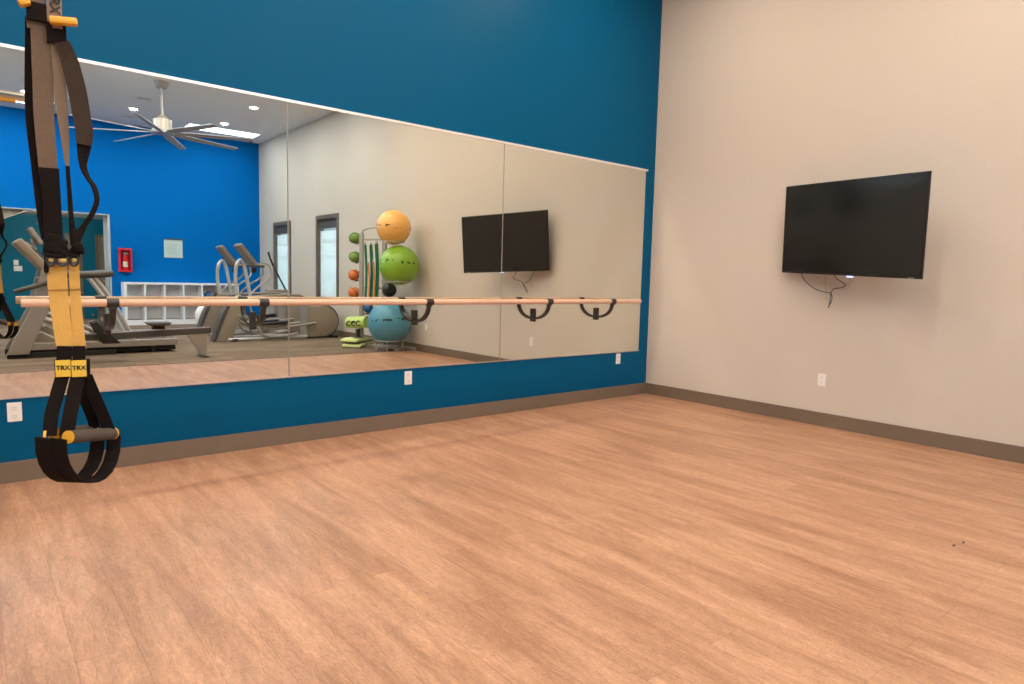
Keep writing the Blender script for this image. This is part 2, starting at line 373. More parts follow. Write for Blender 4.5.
def window(name, y0, y1, z0, z1, xin, sgn, label, shade_top):
    # sgn +1: wall on +x side ; room side toward -x
    r = empty(name, (xin, (y0+y1)/2, z0)); tag(r, label, 'window', kind='structure')
    def L(x, y, z): return (x*sgn, y-(y0+y1)/2, z-z0)
    t = 0.09
    fr = MB()
    fr.span(L(-0.02, y0, z0), L(0.14, y0+t, z1)); fr.span(L(-0.02, y1-t, z0), L(0.14, y1, z1))
    fr.span(L(-0.02, y0+t, z0), L(0.14, y1-t, z0+t)); fr.span(L(-0.02, y0+t, z1-t), L(0.14, y1-t, z1))
    fr.build('window_frame', M['frame'], r)
    g = MB().span(L(0.10, y0+t, z0+t), L(0.106, y1-t, z1-t)); g.build('pane', GLASS, r)
    MB().span(L(0.02, y0+t, z1-t-0.20), L(0.09, y1-t, z1-t)).build('shade_cassette', M['dark_grey'], r)
    sh = MB().span(L(0.055, y0+t+0.005, z0+t), L(0.057, y1-t-0.06, shade_top))
    sh.build('roller_shade', M['shade'], r)
    bm_ = MB()
    for z in ((z0+0.55, z0+0.95, z0+1.3) if z1-z0 > 1.5 else (z0+0.5,)): bm_.span(L(0.09, y0+t, z), L(0.1, y1-t, z+0.02))
    bm_.span(L(0.09, y1-t-0.14, z0+t), L(0.1, y1-t-0.115, z1-t))
    bm_.build('muntin', M['frame'], r)
    return r
def glass():
    m = bpy.data.materials.new('window glass'); m.use_nodes = True; nt = m.node_tree; nt.nodes.clear()
    o = nt.nodes.new('ShaderNodeOutputMaterial'); t = nt.nodes.new('ShaderNodeBsdfTransparent'); g = nt.nodes.new('ShaderNodeBsdfGlossy'); g.inputs['Roughness'].default_value = 0
    t.inputs[0].default_value = (0.92, 0.96, 0.95, 1)
    mx = nt.nodes.new('ShaderNodeMixShader'); mx.inputs[0].default_value = 0.06
    nt.links.new(t.outputs[0], mx.inputs[1]); nt.links.new(g.outputs[0], mx.inputs[2]); nt.links.new(mx.outputs[0], o.inputs[0]); return m
GLASS = glass()
window('window_1', *WIN[0], 0.0, 1, 'narrow brown framed window nearest the far blue wall', 2.28)
window('window_2', *WIN[1], 0.0, 1, 'narrow brown framed window nearest the stability balls', 2.28)
for i, (a, b, z0, z1) in enumerate(LW):
    window('window_%d' % (i+3), a, b, z0, z1, XL, -1, ['high wide left wall window nearest the far blue wall', 'high wide left wall window level with the fan'][i], 4.25)

# doors in the hallway (taupe)
for i, (x0, x1) in enumerate(((-4.08, -3.84), (-3.42, -3.27))):
    r = empty('door_%d' % (i+1), ((x0+x1)/2, HALL, 0)); tag(r, ['taupe hallway door left of the two', 'taupe hallway door nearest the fire extinguisher'][i], 'door', kind='structure')
    hw = (x1-x0)/2
    MB().span((-hw, 0, 0), (hw, 0.03, 2.15)).build('door_leaf', M['door'], r)
    MB().span((-hw-0.06, 0, 0), (-hw, 0.05, 2.21)).span((hw, 0, 0), (hw+0.06, 0.05, 2.21)).span((-hw, 0, 2.15), (hw, 0.05, 2.21)).build('door_frame', M['base'], r)
    MB().cyl((hw-0.05, 0.03, 1.0), (hw-0.05, 0.08, 1.0), 0.02).build('door_handle', M['silver'], r)

# ------------------------------------------------------------------ mirrors
MX = [-6.35, -4.2872, -2.229, -0.165]; MZ0, MZ1 = 0.518, 2.57
ml = ['left mirror panel reflecting the treadmills and rower', 'middle mirror panel reflecting the stability balls and narrow window', 'right mirror panel nearest the greige wall']
for i in range(3):
    o = MB().span((MX[i]+0.0018, -0.007, MZ0), (MX[i+1]-0.0018, -0.001, MZ1)).build('mirror', M['mirror'])
    tag(o, ml[i], 'mirror', 'wall mirror panels')
for i in (1, 2):
    MB().span((MX[i]-0.0045, -0.0082, MZ0), (MX[i]+0.0045, -0.0072, MZ1-0.007)).build('edge_strip', mat('bevelled mirror edge', (0.26, 0.24, 0.21), 0.4), bpy.data.objects['mirror' if i == 1 else 'mirror.001'])
r = MB().span((MX[0]-0.02, -0.014, MZ1-0.006), (MX[3]+0.03, -0.0008, MZ1+0.013)).build('mirror_channel', mat('channel', (0.82, 0.80, 0.78), 0.3, 0.4))
tag(r, 'long silver channel clipping the top edge of the mirrors', 'trim strip')
r = MB().span((MX[0]-0.005, -0.011, MZ0-0.006), (MX[3]+0.005, -0.0008, MZ0+0.004)).build('mirror_channel', M['silver'])
tag(r, 'thin silver channel under the bottom edge of the mirrors', 'trim strip')

# ------------------------------------------------------------------ barre
BY, BZ, BR = -0.24, 1.098, 0.024
bar = empty('ballet_barre', (-3.2, 0, 0), 'pale wooden ballet barre on black brackets along the mirrors', 'barre')
MB().tube([(-5.93+3.2, BY, BZ), (-5.915+3.2, BY, BZ), (-0.475+3.2, BY, BZ), (-0.46+3.2, BY, BZ)], BR, 20, smooth=False).build('rail', M['ash'], bar, True)
for x in (-5.475, -4.555, -3.183, -1.815, -0.905):
    xl = x+3.2
    br = MB()
    arc = []
    for k in range(9):
        a = PI*0.5*k/8
        arc.append((xl, -0.03-0.205*math.sin(a), 0.925+0.145*(1-math.cos(a))))
    br.ribbon(arc, 0.034, 0.022, Vector((1, 0, 0)), smooth=False)
    b_ = br.build('bracket', M['black_steel'], bar, True)
    MB().box((xl, -0.0215, 0.955), (0.034, 0.028, 0.13), bevel=0.004).build('plate', M['black_steel'], b_)
    cl = MB().tube([(xl-0.033, BY, BZ), (xl+0.033, BY, BZ)], BR+0.005, 18)
    cl.box((xl, BY, BZ-BR-0.008), (0.04, 0.03, 0.016))
    cl.build('clamp', M['black_steel'], b_, True)

# ------------------------------------------------------------------ television
tx, ty, tz, tyaw, ttilt, troll, tw, th = -0.329, -2.35, 1.811, 0.313, 0.049, -0.038, 1.439, 0.811
rt = Vector((-math.sin(tyaw), -math.cos(tyaw), 0)); n0 = Vector((-math.cos(tyaw), math.sin(tyaw), 0))
up = Vector((0, 0, 1))*math.cos(ttilt)+n0*math.sin(ttilt)
r2 = rt*math.cos(troll)+up*math.sin(troll); u2 = up*math.cos(troll)-rt*math.sin(troll); nn = r2.cross(u2)
if nn.dot(n0) < 0: nn = -nn
RTV = Matrix((r2, u2, nn)).transposed()   # local x right, y up, z toward viewer
tv = empty('television', (tx, ty, tz), 'black flat television tilted on a wall mount arm', 'television')
tv.rotation_euler = RTV.to_euler()
MB().box((0, 0, -0.007), (tw, th, 0.014), bevel=0.003).build('tv_case', M['tv_bezel'], tv)
MB().box((0, 0.004, 0.0002), (tw-0.022, th-0.03, 0.004)).build('screen', M['tv_screen'], tv)
MB().box((0, -0.02, -0.03), (0.95, 0.5, 0.034), bevel=0.01).build('back_housing', M['black'], tv)
MB().box((0.055, -th/2-0.008, -0.012), (0.055, 0.016, 0.02), bevel=0.003).build('sensor_light', M['led'], tv)
MB().box((tw/2-0.09, -th/2+0.0075, 0.001), (0.05, 0.005, 0.002)).build('badge', mat('badge', (0.45, 0.43, 0.4), 0.4), tv)
IT = (Matrix.Translation((tx, ty, tz)) @ RTV.to_4x4()).inverted()
def tvl(p): return IT @ Vector(p)
mt = MB(); pc = Vector((tx, ty, tz))-nn*0.07
mt.box(tvl((-0.02, -2.28, 1.80)), (0.22, 0.3, 0.035), rot=RTV.inverted())
mt.tube([tvl((-0.03, -2.28, 1.80)), tvl((-0.15, -2.42, 1.80)), tvl(pc)], 0.022, smooth=False)
mt.box(tvl(pc), (0.4, 0.35, 0.02))
mt.build('wall_mount', M['black_steel'], tv)
def gw(px, py, x): return on_plane(px, py, 0, x)
c1 = [tvl(gw(801, 268, -0.16)), tvl(gw(803, 278, -0.16)), tvl(gw(812, 287, -0.15)), tvl(gw(822, 291.5, -0.13)), tvl(gw(830, 293, -0.12)), tvl(gw(832, 297, -0.10)), tvl(gw(831, 302, -0.08)), tvl(gw(828, 307.5, -0.06))]
MB().tube(c1, 0.0038, 8).build('cord', M['cord'], tv, True)
c2 = [tvl(gw(834, 272, -0.2)), tvl(gw(836, 278, -0.2)), tvl(gw(842, 282, -0.19)), tvl(gw(845.5, 285, -0.18)), tvl(gw(842, 287.5, -0.16)), tvl(gw(834, 289, -0.14)), tvl(gw(831, 293, -0.12)), tvl(gw(830, 300, -0.08)), tvl(gw(829, 307, -0.06))]
MB().tube(c2, 0.0038, 8).build('cord', M['cord'], tv, True)
c3 = [tvl(gw(825, 270, -0.08)), tvl(gw(825.5, 285, -0.05)), tvl(gw(826, 300, -0.02))]
MB().tube(c3, 0.002, 6).build('cord', M['beige'], tv, True)

# ------------------------------------------------------------------ outlets
def outlet(pos, rz, label, group='white wall outlets'):
    o = empty('wall_outlet', pos, label, 'outlet', group, rz)
    MB().box((0, -0.003, 0), (0.072, 0.006, 0.117), bevel=0.002).build('cover_plate', M['white'], o)
    for dz in (-0.025, 0.025):
        s_ = MB().box((0, -0.0068, dz), (0.034, 0.003, 0.03), bevel=0.001).build('socket', M['socket'], o)
        MB().box((-0.007, -0.0086, dz+0.003), (0.003, 0.001, 0.009)).box((0.007, -0.0086, dz+0.003), (0.003, 0.001, 0.009)).box((0, -0.0086, dz-0.008), (0.005, 0.001, 0.005)).build('slot', M['slot'], s_)
    return o
outlet((-5.972, 0, 0.43), 0, 'white outlet on blue wall behind the hanging straps')
outlet((-3.237, 0, 0.43), 0, 'white outlet on blue wall below the middle mirror')
outlet((-0.509, 0, 0.44), 0, 'white outlet on blue wall close to the room corner')
outlet((0, -2.076, 0.435), -PI/2, 'white outlet on the greige wall under the television')
outlet((0, -4.857, 0.443), -PI/2, 'white outlet on the greige wall beside the blue ball')

# ------------------------------------------------------------------ suspension trainer
HF = Vector((math.sin(YAW), math.cos(YAW), 0)); HR = Vector((math.cos(YAW), -math.sin(YAW), 0)); ZZ = Vector((0, 0, 1))
TC = Vector((-5.945, -2.65, 0))
_vd = Vector((TC.x-CAM.x, TC.y-CAM.y, 0)).normalized(); HF = _vd; HR = Vector((_vd.y, -_vd.x, 0))
def tp(px, py, off=0.0):                 # on the upright plane in which the straps hang
    d = sight(px, py); t = ((TC-CAM).dot(HF)+off)/d.dot(HF); return CAM+d*t
ROOT = Vector((TC.x, TC.y, 0.0))
tr = empty('suspension_trainer', ROOT, 'black and yellow suspension trainer straps with two foam handles hanging at left', 'suspension trainer')
def q(px, py, off=0.0): return tp(px, py, off)-ROOT
def tilt(a): return HR*math.cos(a)+HF*math.sin(a)
_h0 = (tp(60, 300)); PXM = (tp(61, 300)-_h0).dot(HR); PXV = (tp(60, 299)-_h0).z
RAILZ = 2.84
# upper webbing
MB().ribbon([q(32, -300, 0.0), q(35, 0), q(37, 20)], 17*PXM, 0.004, tilt(0.1)).build('webbing', M['brown_web'], tr)
w2 = MB().ribbon([q(52, -300, -0.01), q(54, 0, -0.01), q(55, 20, -0.01)], 15*PXM, 0.004, tilt(-0.1)).build('webbing', mat('printed webbing', (0.30, 0.21, 0.15), 0.85, bump=0.4, bscale=500), tr)
MB().ribbon([q(36, 3, -0.008), q(37, 21, -0.008)], 19*PXM, 0.014, tilt(0.1)).build('keeper', M['black_web'], tr)
MB().ribbon([q(56, 24, -0.004), q(57, 44, -0.004)], 19*PXM, 0.014, tilt(0.05)).build('keeper', M['black_web'], tr)
# main left strap, dark edge layer behind + brown face
MB().ribbon([q(33, 18, 0.012), q(31, 60, 0.02), q(31, 115, 0.02), q(37, 165, 0.016), q(43, 215, 0.01), q(48, 240, 0.008)], [15*PXM, 12*PXM, 11*PXM, 12*PXM, 12*PXM, 12*PXM], 0.004, tilt(0.3)).build('webbing', M['black_web'], tr)
MB().ribbon([q(38, 18), q(42, 60), q(44, 115), q(48, 165), q(49.5, 176)], [15*PXM, 20*PXM, 20*PXM, 19*PXM, 19*PXM], 0.004, tilt(0.15)).build('webbing', M['brown_web'], tr)
MB().ribbon([q(49, 168, -0.005), q(50, 180, -0.005), q(52, 205), q(53.5, 240)], [20*PXM, 19*PXM, 18*PXM, 19*PXM], 0.006, tilt(0.1)).build('webbing', M['black_web'], tr)
# narrow inner strap turning edge-on
tan = mat('tan webbing', (0.22, 0.15, 0.10), 0.85, bump=0.4, bscale=500, spec=0.2)
MB().ribbon([q(57, 42), q(59, 70), q(61.5, 105), q(65, 140), q(67.5, 166)], [14*PXM, 12.5*PXM, 12*PXM, 8*PXM, 3.5*PXM], 0.004, tilt(0.1)).build('webbing', tan, tr)
MB().ribbon([q(67, 160, 0.003), q(68.5, 180, 0.003), q(71, 215, 0.003), q(73, 240, 0.003)], [3.5*PXM, 4.5*PXM, 5*PXM, 7*PXM], 0.006, tilt(0.1)).build('webbing', M['black_web'], tr)
# loose loop
lp = [(62, 42), (70, 62), (77, 90), (82, 118), (84.5, 132), (84, 145), (83, 165), (88, 178), (94, 187), (97, 200), (92, 214), (84, 226), (77, 240)]
wd = [15, 18, 19, 18.5, 18, 16, 10, 7.5, 8, 6.5, 6.5, 7, 8]
ss = [tilt(-0.1), tilt(0), tilt(0), tilt(0.1), tilt(0.1), tilt(0.3), tilt(0.8), tilt(0.9), tilt(0.9), tilt(0.8), tilt(0.8), tilt(0.7), tilt(0.5)]
cut = 5
MB().ribbon([q(a, b, -0.012) for a, b in lp[:cut+1]], [x*PXM for x in wd[:cut+1]], 0.004, ss[:cut+1]).build('webbing', M['dark_web'], tr)
MB().ribbon([q(a, b, -0.004) for a, b in lp[cut-1:]], [x*PXM for x in wd[cut-1:]], 0.0045, ss[cut-1:]).build('webbing', M['black_web'], tr)
# cam buckles
def plate(px0, py0, px1, py1, off, w, m, name, depth=0.05, hg=0.008):
    a, b = q(px0, py0, off), q(px1, py1, off); mb = MB()
    t = (b-a); ln = t.length; t.normalize()
    sd = HF; up_ = sd.cross(t)
    R = Matrix((t, sd, up_)).transposed()
    mb.box((a+b)/2, (ln, depth, hg), rot=R, bevel=hg*0.35); return mb.build(name, m, tr, True)
plate(49, 20, 77.5, 22.5, -0.025, 0, M['yellow'], 'buckle', 0.03, 0.020)
plate(18, 3, 30, 1, -0.02, 0, M['yellow'], 'buckle', 0.03, 0.022)
# adjuster bunch
kn = MB()
for (x, y, w_, h_, a) in ((53, 240, 18, 12, 0.25), (56, 246, 22, 10, -0.3), (51, 250, 16, 12, 0.15), (60, 252, 18, 8, 0.5), (63, 243, 10, 7, -0.7), (66, 250, 9, 5, 0.9), (55, 256, 22, 5, 0.1), (76, 238, 11, 18, 0.12), (78, 247, 11, 10, -0.5), (75, 252, 12, 8, 0.4), (82, 251, 5, 7, -0.2), (74, 256, 12, 4, 0.0), (46.5, 262, 5, 22, 0.05)):
    R = Matrix((HR, HF, ZZ)).transposed() @ Matrix.Rotation(a, 3, 'Y')
    kn.box(q(x, y, random.uniform(-0.012, 0.012)), (w_*PXM, 0.03, h_*PXV), rot=R, bevel=0.008)
kn.build('adjuster_sleeve', M['black_web'], tr, True)
for x0, x1 in ((47, 55), (57, 68), (70.5, 78)):
    MB().ball(q((x0+x1)/2, 260, -0.012), (x1-x0)/2*PXM, (1, 1, 0.75), 16).build('yellow_stitch_loop', mat('gold', (0.75, 0.50, 0.16), 0.4), tr, True)
    ringp = [q((x0+x1)/2+math.cos(t)*(x1-x0+1)/2, 260.5+math.sin(t)*5.2, -0.02) for t in [2*PI*k/14 for k in range(15)]]
    MB().tube(ringp, 0.0035, 8, smooth=False).build('ring', M['black_steel'], tr, True)
# yellow straps
MB().ribbon([q(57, 264, 0), q(58, 290, 0), q(62, 325, 0), q(65, 349, 0)], [20*PXM, 20*PXM, 18.5*PXM, 16.5*PXM], 0.005, tilt(0.05), smooth=True).build('yellow_strap', M['yellow_web'], tr)
MB().ribbon([q(74, 264, 0.006), q(75, 290, 0.006), q(77.5, 325, 0.006), q(80, 349, 0.006)], [10.5*PXM, 11*PXM, 12.5*PXM, 13.5*PXM], 0.005, tilt(-0.05), smooth=True).build('yellow_strap', M['yellow_web'], tr)
MB().ribbon([q(48, 290.3, -0.004), q(68.5, 289.6, -0.004)], 1.1*PXM, 0.003, ZZ).ribbon([q(69.5, 289.6, 0.001), q(80.5, 289, 0.001)], 1.1*PXM, 0.003, ZZ).build('seam', mat('seam', (0.35, 0.17, 0.04), 0.8), tr)
MB().ribbon([q(64.5, 346, -0.004), q(64, 362, -0.004)], 15.5*PXM, 0.008, tilt(0)).build('webbing', M['black_web'], tr)
MB().ribbon([q(79, 346, -0.003), q(79, 362, -0.003)], 13.5*PXM, 0.008, tilt(0)).build('webbing', M['black_web'], tr)
# labels
def label(px, py, w_, h_, off):
    RR = Matrix((HR, HF, ZZ)).transposed()
    k = MB().box(q(px, py, off+0.004), ((w_+1.6)*PXM, 0.010, (h_+1.4)*PXV), rot=RR, bevel=0.002).build('label_backing', M['black_web'], tr)
    lb = MB().box(q(px, py, off-0.003), (w_*PXM, 0.004, h_*PXV), rot=RR, bevel=0.001).build('label', M['label_yellow'], k)
    tag(lb, 'yellow label with dark letters')
    cu = bpy.data.curves.new('lettering', 'FONT'); cu.body = 'TRX'; cu.size = 0.0175; cu.align_x = 'CENTER'; cu.align_y = 'CENTER'; cu.extrude = 0.0004; cu.offset = 0.0006
    ob = bpy.data.objects.new('tmp', cu); COL.objects.link(ob)
    bpy.context.view_layer.update()
    me = bpy.data.meshes.new_from_object(ob.evaluated_get(bpy.context.evaluated_depsgraph_get()))
    bpy.data.objects.remove(ob)
    me.materials.clear(); me.materials.append(M['ink'])
    B = Matrix((HR, ZZ, -HF)).transposed().to_4x4()
    me.transform(Matrix.Translation(q(px, py-0.5, off-0.0056)) @ B)
    t = bpy.data.objects.new('lettering', me); COL.objects.link(t); t.parent = k
    return k
label(63, 368.5, 15.5, 17, -0.006); label(79, 368.5, 15.5, 17, -0.006)
MB().ribbon([q(88, 359, 0.008), q(88.5, 378, 0.008)], 4*PXM, 0.03, tilt(0)).build('keeper', M['black_web'], tr)
# printed letters on the upper strap (rotated along the strap)
cu = bpy.data.curves.new('lettering', 'FONT'); cu.body = 'TRX'; cu.size = 0.034; cu.align_x = 'RIGHT'; cu.align_y = 'CENTER'; cu.extrude = 0.0004; cu.offset = 0.0006
ob = bpy.data.objects.new('tmp', cu); COL.objects.link(ob); bpy.context.view_layer.update()
me = bpy.data.meshes.new_from_object(ob.evaluated_get(bpy.context.evaluated_depsgraph_get())); bpy.data.objects.remove(ob)
me.materials.clear(); me.materials.append(M['ink'])
B = Matrix((-ZZ, HR, -HF)).transposed().to_4x4()
me.transform(Matrix.Translation(q(54.5, 14, -0.0165)) @ B)
t = bpy.data.objects.new('lettering', me); COL.objects.link(t); t.parent = w2
# handle straps
DB = 0.115
def strap(pts, w_=14, m='black_web', a=0.1, name='handle_strap'):
    return MB().ribbon([q(*p) for p in pts], w_*PXM, 0.005, tilt(a)).build(name, M[m], tr)
strap([(62.5, 376, 0.0), (57, 395, -0.01), (51.5, 415, -0.02), (49.5, 436, -0.03)], 14.5)
strap([(78, 376, -0.004), (74, 395, -0.015), (70, 415, -0.03), (66.5, 436, -0.035)], 15.5)
strap([(86, 376, 0.015), (94, 395, 0.04), (103, 415, 0.07), (110, 433, 0.09)], 14)
strap([(80, 384, 0.02), (85, 400, 0.05), (91, 415, 0.09), (95, 428, 0.12)], 12)
# handles: grips with yellow end caps
def grip(a, b, r, lbl):
    A, Bp = q(*a), q(*b); d = (Bp-A).normalized()
    g = MB().tube([A, Bp], r, 20).build('grip', M['foam'], tr, True)
    for P_, sg in ((A, -1), (Bp, 1)):
        MB().tube([P_-d*0.003, P_+d*sg*0.004], r*1.0, 20).build('end_cap', M['yellow'], g, True)
    return g
grip((69, 437, -0.05), (112.5, 433.5, 0.10), 0.019, '')
grip((55, 434, -0.01), (92, 430, 0.14), 0.018, '')
MB().tube([q(43, 436, -0.03), q(46, 436, -0.03)], 0.016, 16).build('end_cap', M['yellow'], tr, True)
# foot cradles: wide webbing loops
def cradle(L_, R_, bot, w_, name='foot_cradle'):
    (lx, ly, lo), (rx, ry, ro) = L_, R_
    pts = []
    for k in range(13):
        t = k/12; a = PI*t
        x = (lx+rx)/2-(rx-lx)/2*math.cos(a); y = (ly+(ry-ly)*t)+(bot-(ly+ry)/2)*math.sin(a)**0.8
        pts.append(q(x, y, lo+(ro-lo)*t))
    return MB().ribbon(pts, w_*PXM, 0.006, (HR*0.86-HF*0.51).normalized(), smooth=False).build(name, M['black_web'], tr)
cradle((43, 438, -0.05), (98, 433, 0.14), 481.5, 17.5)
cradle((58.5, 439, -0.065), (114, 436, 0.12), 482, 17.5)
# overhead rail that the straps hang from
rail = empty('overhead_training_rail', (-7.4, -2.69, RAILZ), 'silver overhead rail with yellow underside strip that straps hang from', 'training rail')
MB().tube([(-1.79, 0, 0), (1.72, 0, 0)], 0.04, 16).build('beam', M['silver'], rail, True)
MB().box((0.0, 0, -0.045), (3.3, 0.05, 0.025), bevel=0.004).build('yellow_strip', M['yellow'], rail)
MB().ball((1.73, 0, 0), 0.045, seg=16).build('end_cap', M['white'], rail, True)
MB().box((-1.79, 0, 0), (0.02, 0.2, 0.2)).build('wall_plate', M['black_steel'], rail)

# ------------------------------------------------------------------ ceiling lights
def add_lamp(loc, power, col, d=0.10):
    l = bpy.data.lights.new('lamp', 'AREA'); l.shape = 'DISK'; l.size = d; l.energy = power; l.color = col
    o = bpy.data.objects.new('lamp', l); COL.objects.link(o); o.location = loc; return o
warm = (1.0, 0.835, 0.68); neut = (0.93, 0.96, 1.0)
for (loc, rz, lb, W2, H2) in (((XL, -12.5, 2.83), -PI/2+PI, 'dark television high on the left wall, reflected in the tilted television', 1.3, 0.78), ((-7.85, YF, 2.75), PI, 'small dark television on the far end wall left of the hallway opening', 0.75, 0.45)):
    o = empty('television', loc, lb, 'television', rz=rz)
    MB().box((0, -0.09, 0), (W2, 0.05, H2), bevel=0.006).build('tv_case', M['tv_bezel'], o)
    MB().box((0, -0.116, 0), (W2-0.03, 0.004, H2-0.03)).build('screen', M['screen_off'], o)
    MB().box((0, -0.035, 0), (0.3, 0.07, 0.3)).build('wall_mount', M['black_steel'], o)
LX = [(-1.40, 'nearest the greige wall'), (-3.25, 'second column from the greige wall'), (-5.10, 'third column from the greige wall'), (-7.0, 'column nearest the left wall')]
LY = [(-1.2, 'first row from the mirror wall'), (-3.35, 'second row from the mirror wall'), (-5.3, 'third row from the mirror wall'), (-7.4, 'fourth row from the mirror wall'), (-9.4, 'fifth row from the mirror wall'), (-11.4, 'row nearest the far blue wall')]
proto = None
for x, lx in LX:
    for y, ly in LY:
        if abs(x+3.25) < 0.1 and abs(y+9.4) < 0.1: continue
        if proto is None:
            proto = empty('ceiling_light', (x, y, H)); o = proto
            MB().tube([(0, 0, -0.012), (0, 0, -0.0005)], 0.105, 28).build('trim_ring', M['white'], o, True)
            MB().tube([(0, 0, -0.016), (0, 0, -0.013)], 0.078, 28).build('lens', M['lens'], o, True)
        else:
            o = copy_tree(proto); o.location = (x, y, H)
        tag(o, 'round recessed ceiling light, %s, %s' % (lx, ly), 'ceiling light', 'recessed ceiling lights')
        near = y > -6
        add_lamp((x, y, H-0.018), 32.5 if near else 36, warm if near else neut)
for x0, x1, lb in ((-2.02, -0.38, 'long bright ceiling panel light nearest the greige wall'), (-6.30, -4.57, 'long bright ceiling panel light above the treadmills')):
    o = empty('panel_light', ((x0+x1)/2, -12.25, H), lb, 'ceiling light', 'panel ceiling lights')
    hw = (x1-x0)/2
    MB().span((-hw, -0.3, -0.015), (hw, 0.3, -0.0005)).build('light_frame', M['white'], o)
    MB().span((-hw+0.02, -0.28, -0.018), (hw-0.02, 0.28, -0.0155)).build('diffuser', M['panel'], o)
# air vents
for (x, y, lb) in ((-3.25, -10.3, 'small ceiling air vent near the fan canopy'), (-3.2, -12.3, 'small ceiling air vent near the far blue wall')):
    o = empty('ceiling_vent', (x, y, H), lb, 'air vent', 'ceiling air vents')
    MB().box((0, 0, -0.006), (0.30, 0.16, 0.01)).build('frame', M['ceiling'], o)
    sl = MB()
    for k in range(6): sl.box((0, -0.06+0.024*k, -0.013), (0.24, 0.008, 0.003))
    sl.build('slat', M['cubby_back'], o)
o = empty('security_camera', (-0.28, -13.0, H), 'tiny white dome camera in the far ceiling corner', 'security camera')
MB().tube([(0, 0, -0.03), (0, 0, -0.0005)], 0.06, 20).build('base', M['white'], o, True); MB().ball((0, 0, -0.035), 0.045, seg=16).build('dome', M['dark_grey'], o, True)

# ------------------------------------------------------------------ ceiling fan
fz = mir(162, 131, 8.76).z
fan = empty('ceiling_fan', (-3.26, -8.76, H), 'large grey eight-bladed ceiling fan on a long rod', 'ceiling fan')
dz = fz-H
MB().tube([(0, 0, -0.11), (0, 0, -0.0005)], [0.085, 0.13], 24).build('canopy', M['fan'], fan, True)
MB().tube([(0, 0, dz+0.2), (0, 0, -0.1)], 0.022, 12).build('rod', M['fan'], fan, True)
mo = MB().tube([(0, 0, dz+0.0), (0, 0, dz+0.20)], 0.155, 28).tube([(0, 0, dz+0.2), (0, 0, dz+0.28)], [0.12, 0.05], 20).build('motor', mat('motor', (0.55, 0.50, 0.42), 0.35, 0.5), fan, True)
MB().tube([(0, 0, dz-0.05), (0, 0, dz-0.001)], 0.20, 28).build('hub', M['fan'], fan, True)
for k in range(8):
    a = 2*PI*k/8+0.45
    mb = MB(); R = Matrix.Rotation(a, 3, 'Z')
    pts = [R @ Vector((0.15, 0, dz-0.03)), R @ Vector((0.5, 0, dz-0.035)), R @ Vector((1.55, 0, dz-0.05))]
    sd = R @ (Vector((0, 1, 0))*math.cos(0.25)+Vector((0, 0, 1))*math.sin(0.25))
    mb.ribbon(pts, [0.10, 0.15, 0.11], 0.012, sd, smooth=False); mb.build('blade', M['fan_blade'], fan)

# ------------------------------------------------------------------ far wall objects
cb = empty('cubby_shelf', (-3.29, YF+0.001, 0), 'white open cubby shelf against the far blue wall', 'shelf')
CW, CH, NC = 0.425, 1.02, 6
mb = MB(); mb.span((0, 0.0, 0.0), (NC*CW+0.06, 0.38, 0.11)); mb.span((0, 0, CH-0.045), (NC*CW+0.06, 0.38, CH)); mb.span((0.06, 0.0, 0.545), (NC*CW, 0.37, 0.575))
for k in range(NC+1):
    mb.span((k*CW, 0, 0.11), (k*CW+(0.06 if k in (0, NC) else 0.035), 0.38, CH-0.045))
mb.build('carcass', M['cubby'], cb)
MB().span((0.03, 0.0, 0.11), (NC*CW, 0.012, CH-0.045)).build('back_panel', M['cubby_back'], cb)
o = MB().ball((0, 0, 0), 0.12, seg=20).build('exercise_ball', M['blue_ball_small'], smooth=True); o.location = (-3.29+4*CW+0.22, YF+0.22, 0.576+0.119)
tag(o, 'small dark blue ball in the fifth upper cubby compartment', 'exercise ball')
# fire extinguisher cabinet
fc = empty('fire_extinguisher_cabinet', (-3.2, YF, 1.26), 'red open-front fire extinguisher cabinet on the far blue wall', 'extinguisher cabinet')
mb = MB(); W_, HH_, D_ = 0.27, 0.56, 0.16
mb.span((-W_/2, 0.001, 0), (W_/2, 0.01, HH_)); mb.span((-W_/2, 0.01, 0), (-W_/2+0.035, D_, HH_), 0.004); mb.span((W_/2-0.035, 0.01, 0), (W_/2, D_, HH_), 0.004)
mb.span((-W_/2+0.035, 0.01, 0), (W_/2-0.035, D_, 0.045)); mb.span((-W_/2+0.035, 0.01, HH_-0.045), (W_/2-0.035, D_, HH_))
mb.build('cabinet_body', M['red'], fc)
ex = empty('fire_extinguisher', (-3.2, YF+0.085, 1.306), 'small red fire extinguisher with pale label inside the red cabinet', 'fire extinguisher')
MB().tube([(0, 0, 0), (0, 0, 0.26), (0, 0, 0.31)], [0.055, 0.055], 20, smooth=False).ball((0, 0, 0.30), 0.054, seg=16).build('cylinder', M['red'], ex, True)
MB().tube([(0, 0, 0.07), (0, 0, 0.20)], 0.0565, 20, cap=False).build('label', M['ext_white'], ex, True)
MB().box((0, 0, 0.37), (0.03, 0.03, 0.05)).box((0.02, 0, 0.40), (0.10, 0.02, 0.015)).box((0.02, 0, 0.375), (0.09, 0.02, 0.012)).build('valve_handle', M['pale_silver'], ex)
MB().tube([(0.02, 0.01, 0.37), (-0.06, 0.02, 0.33), (-0.065, 0.02, 0.18)], 0.008, 8).build('hose', M['black'], ex, True)
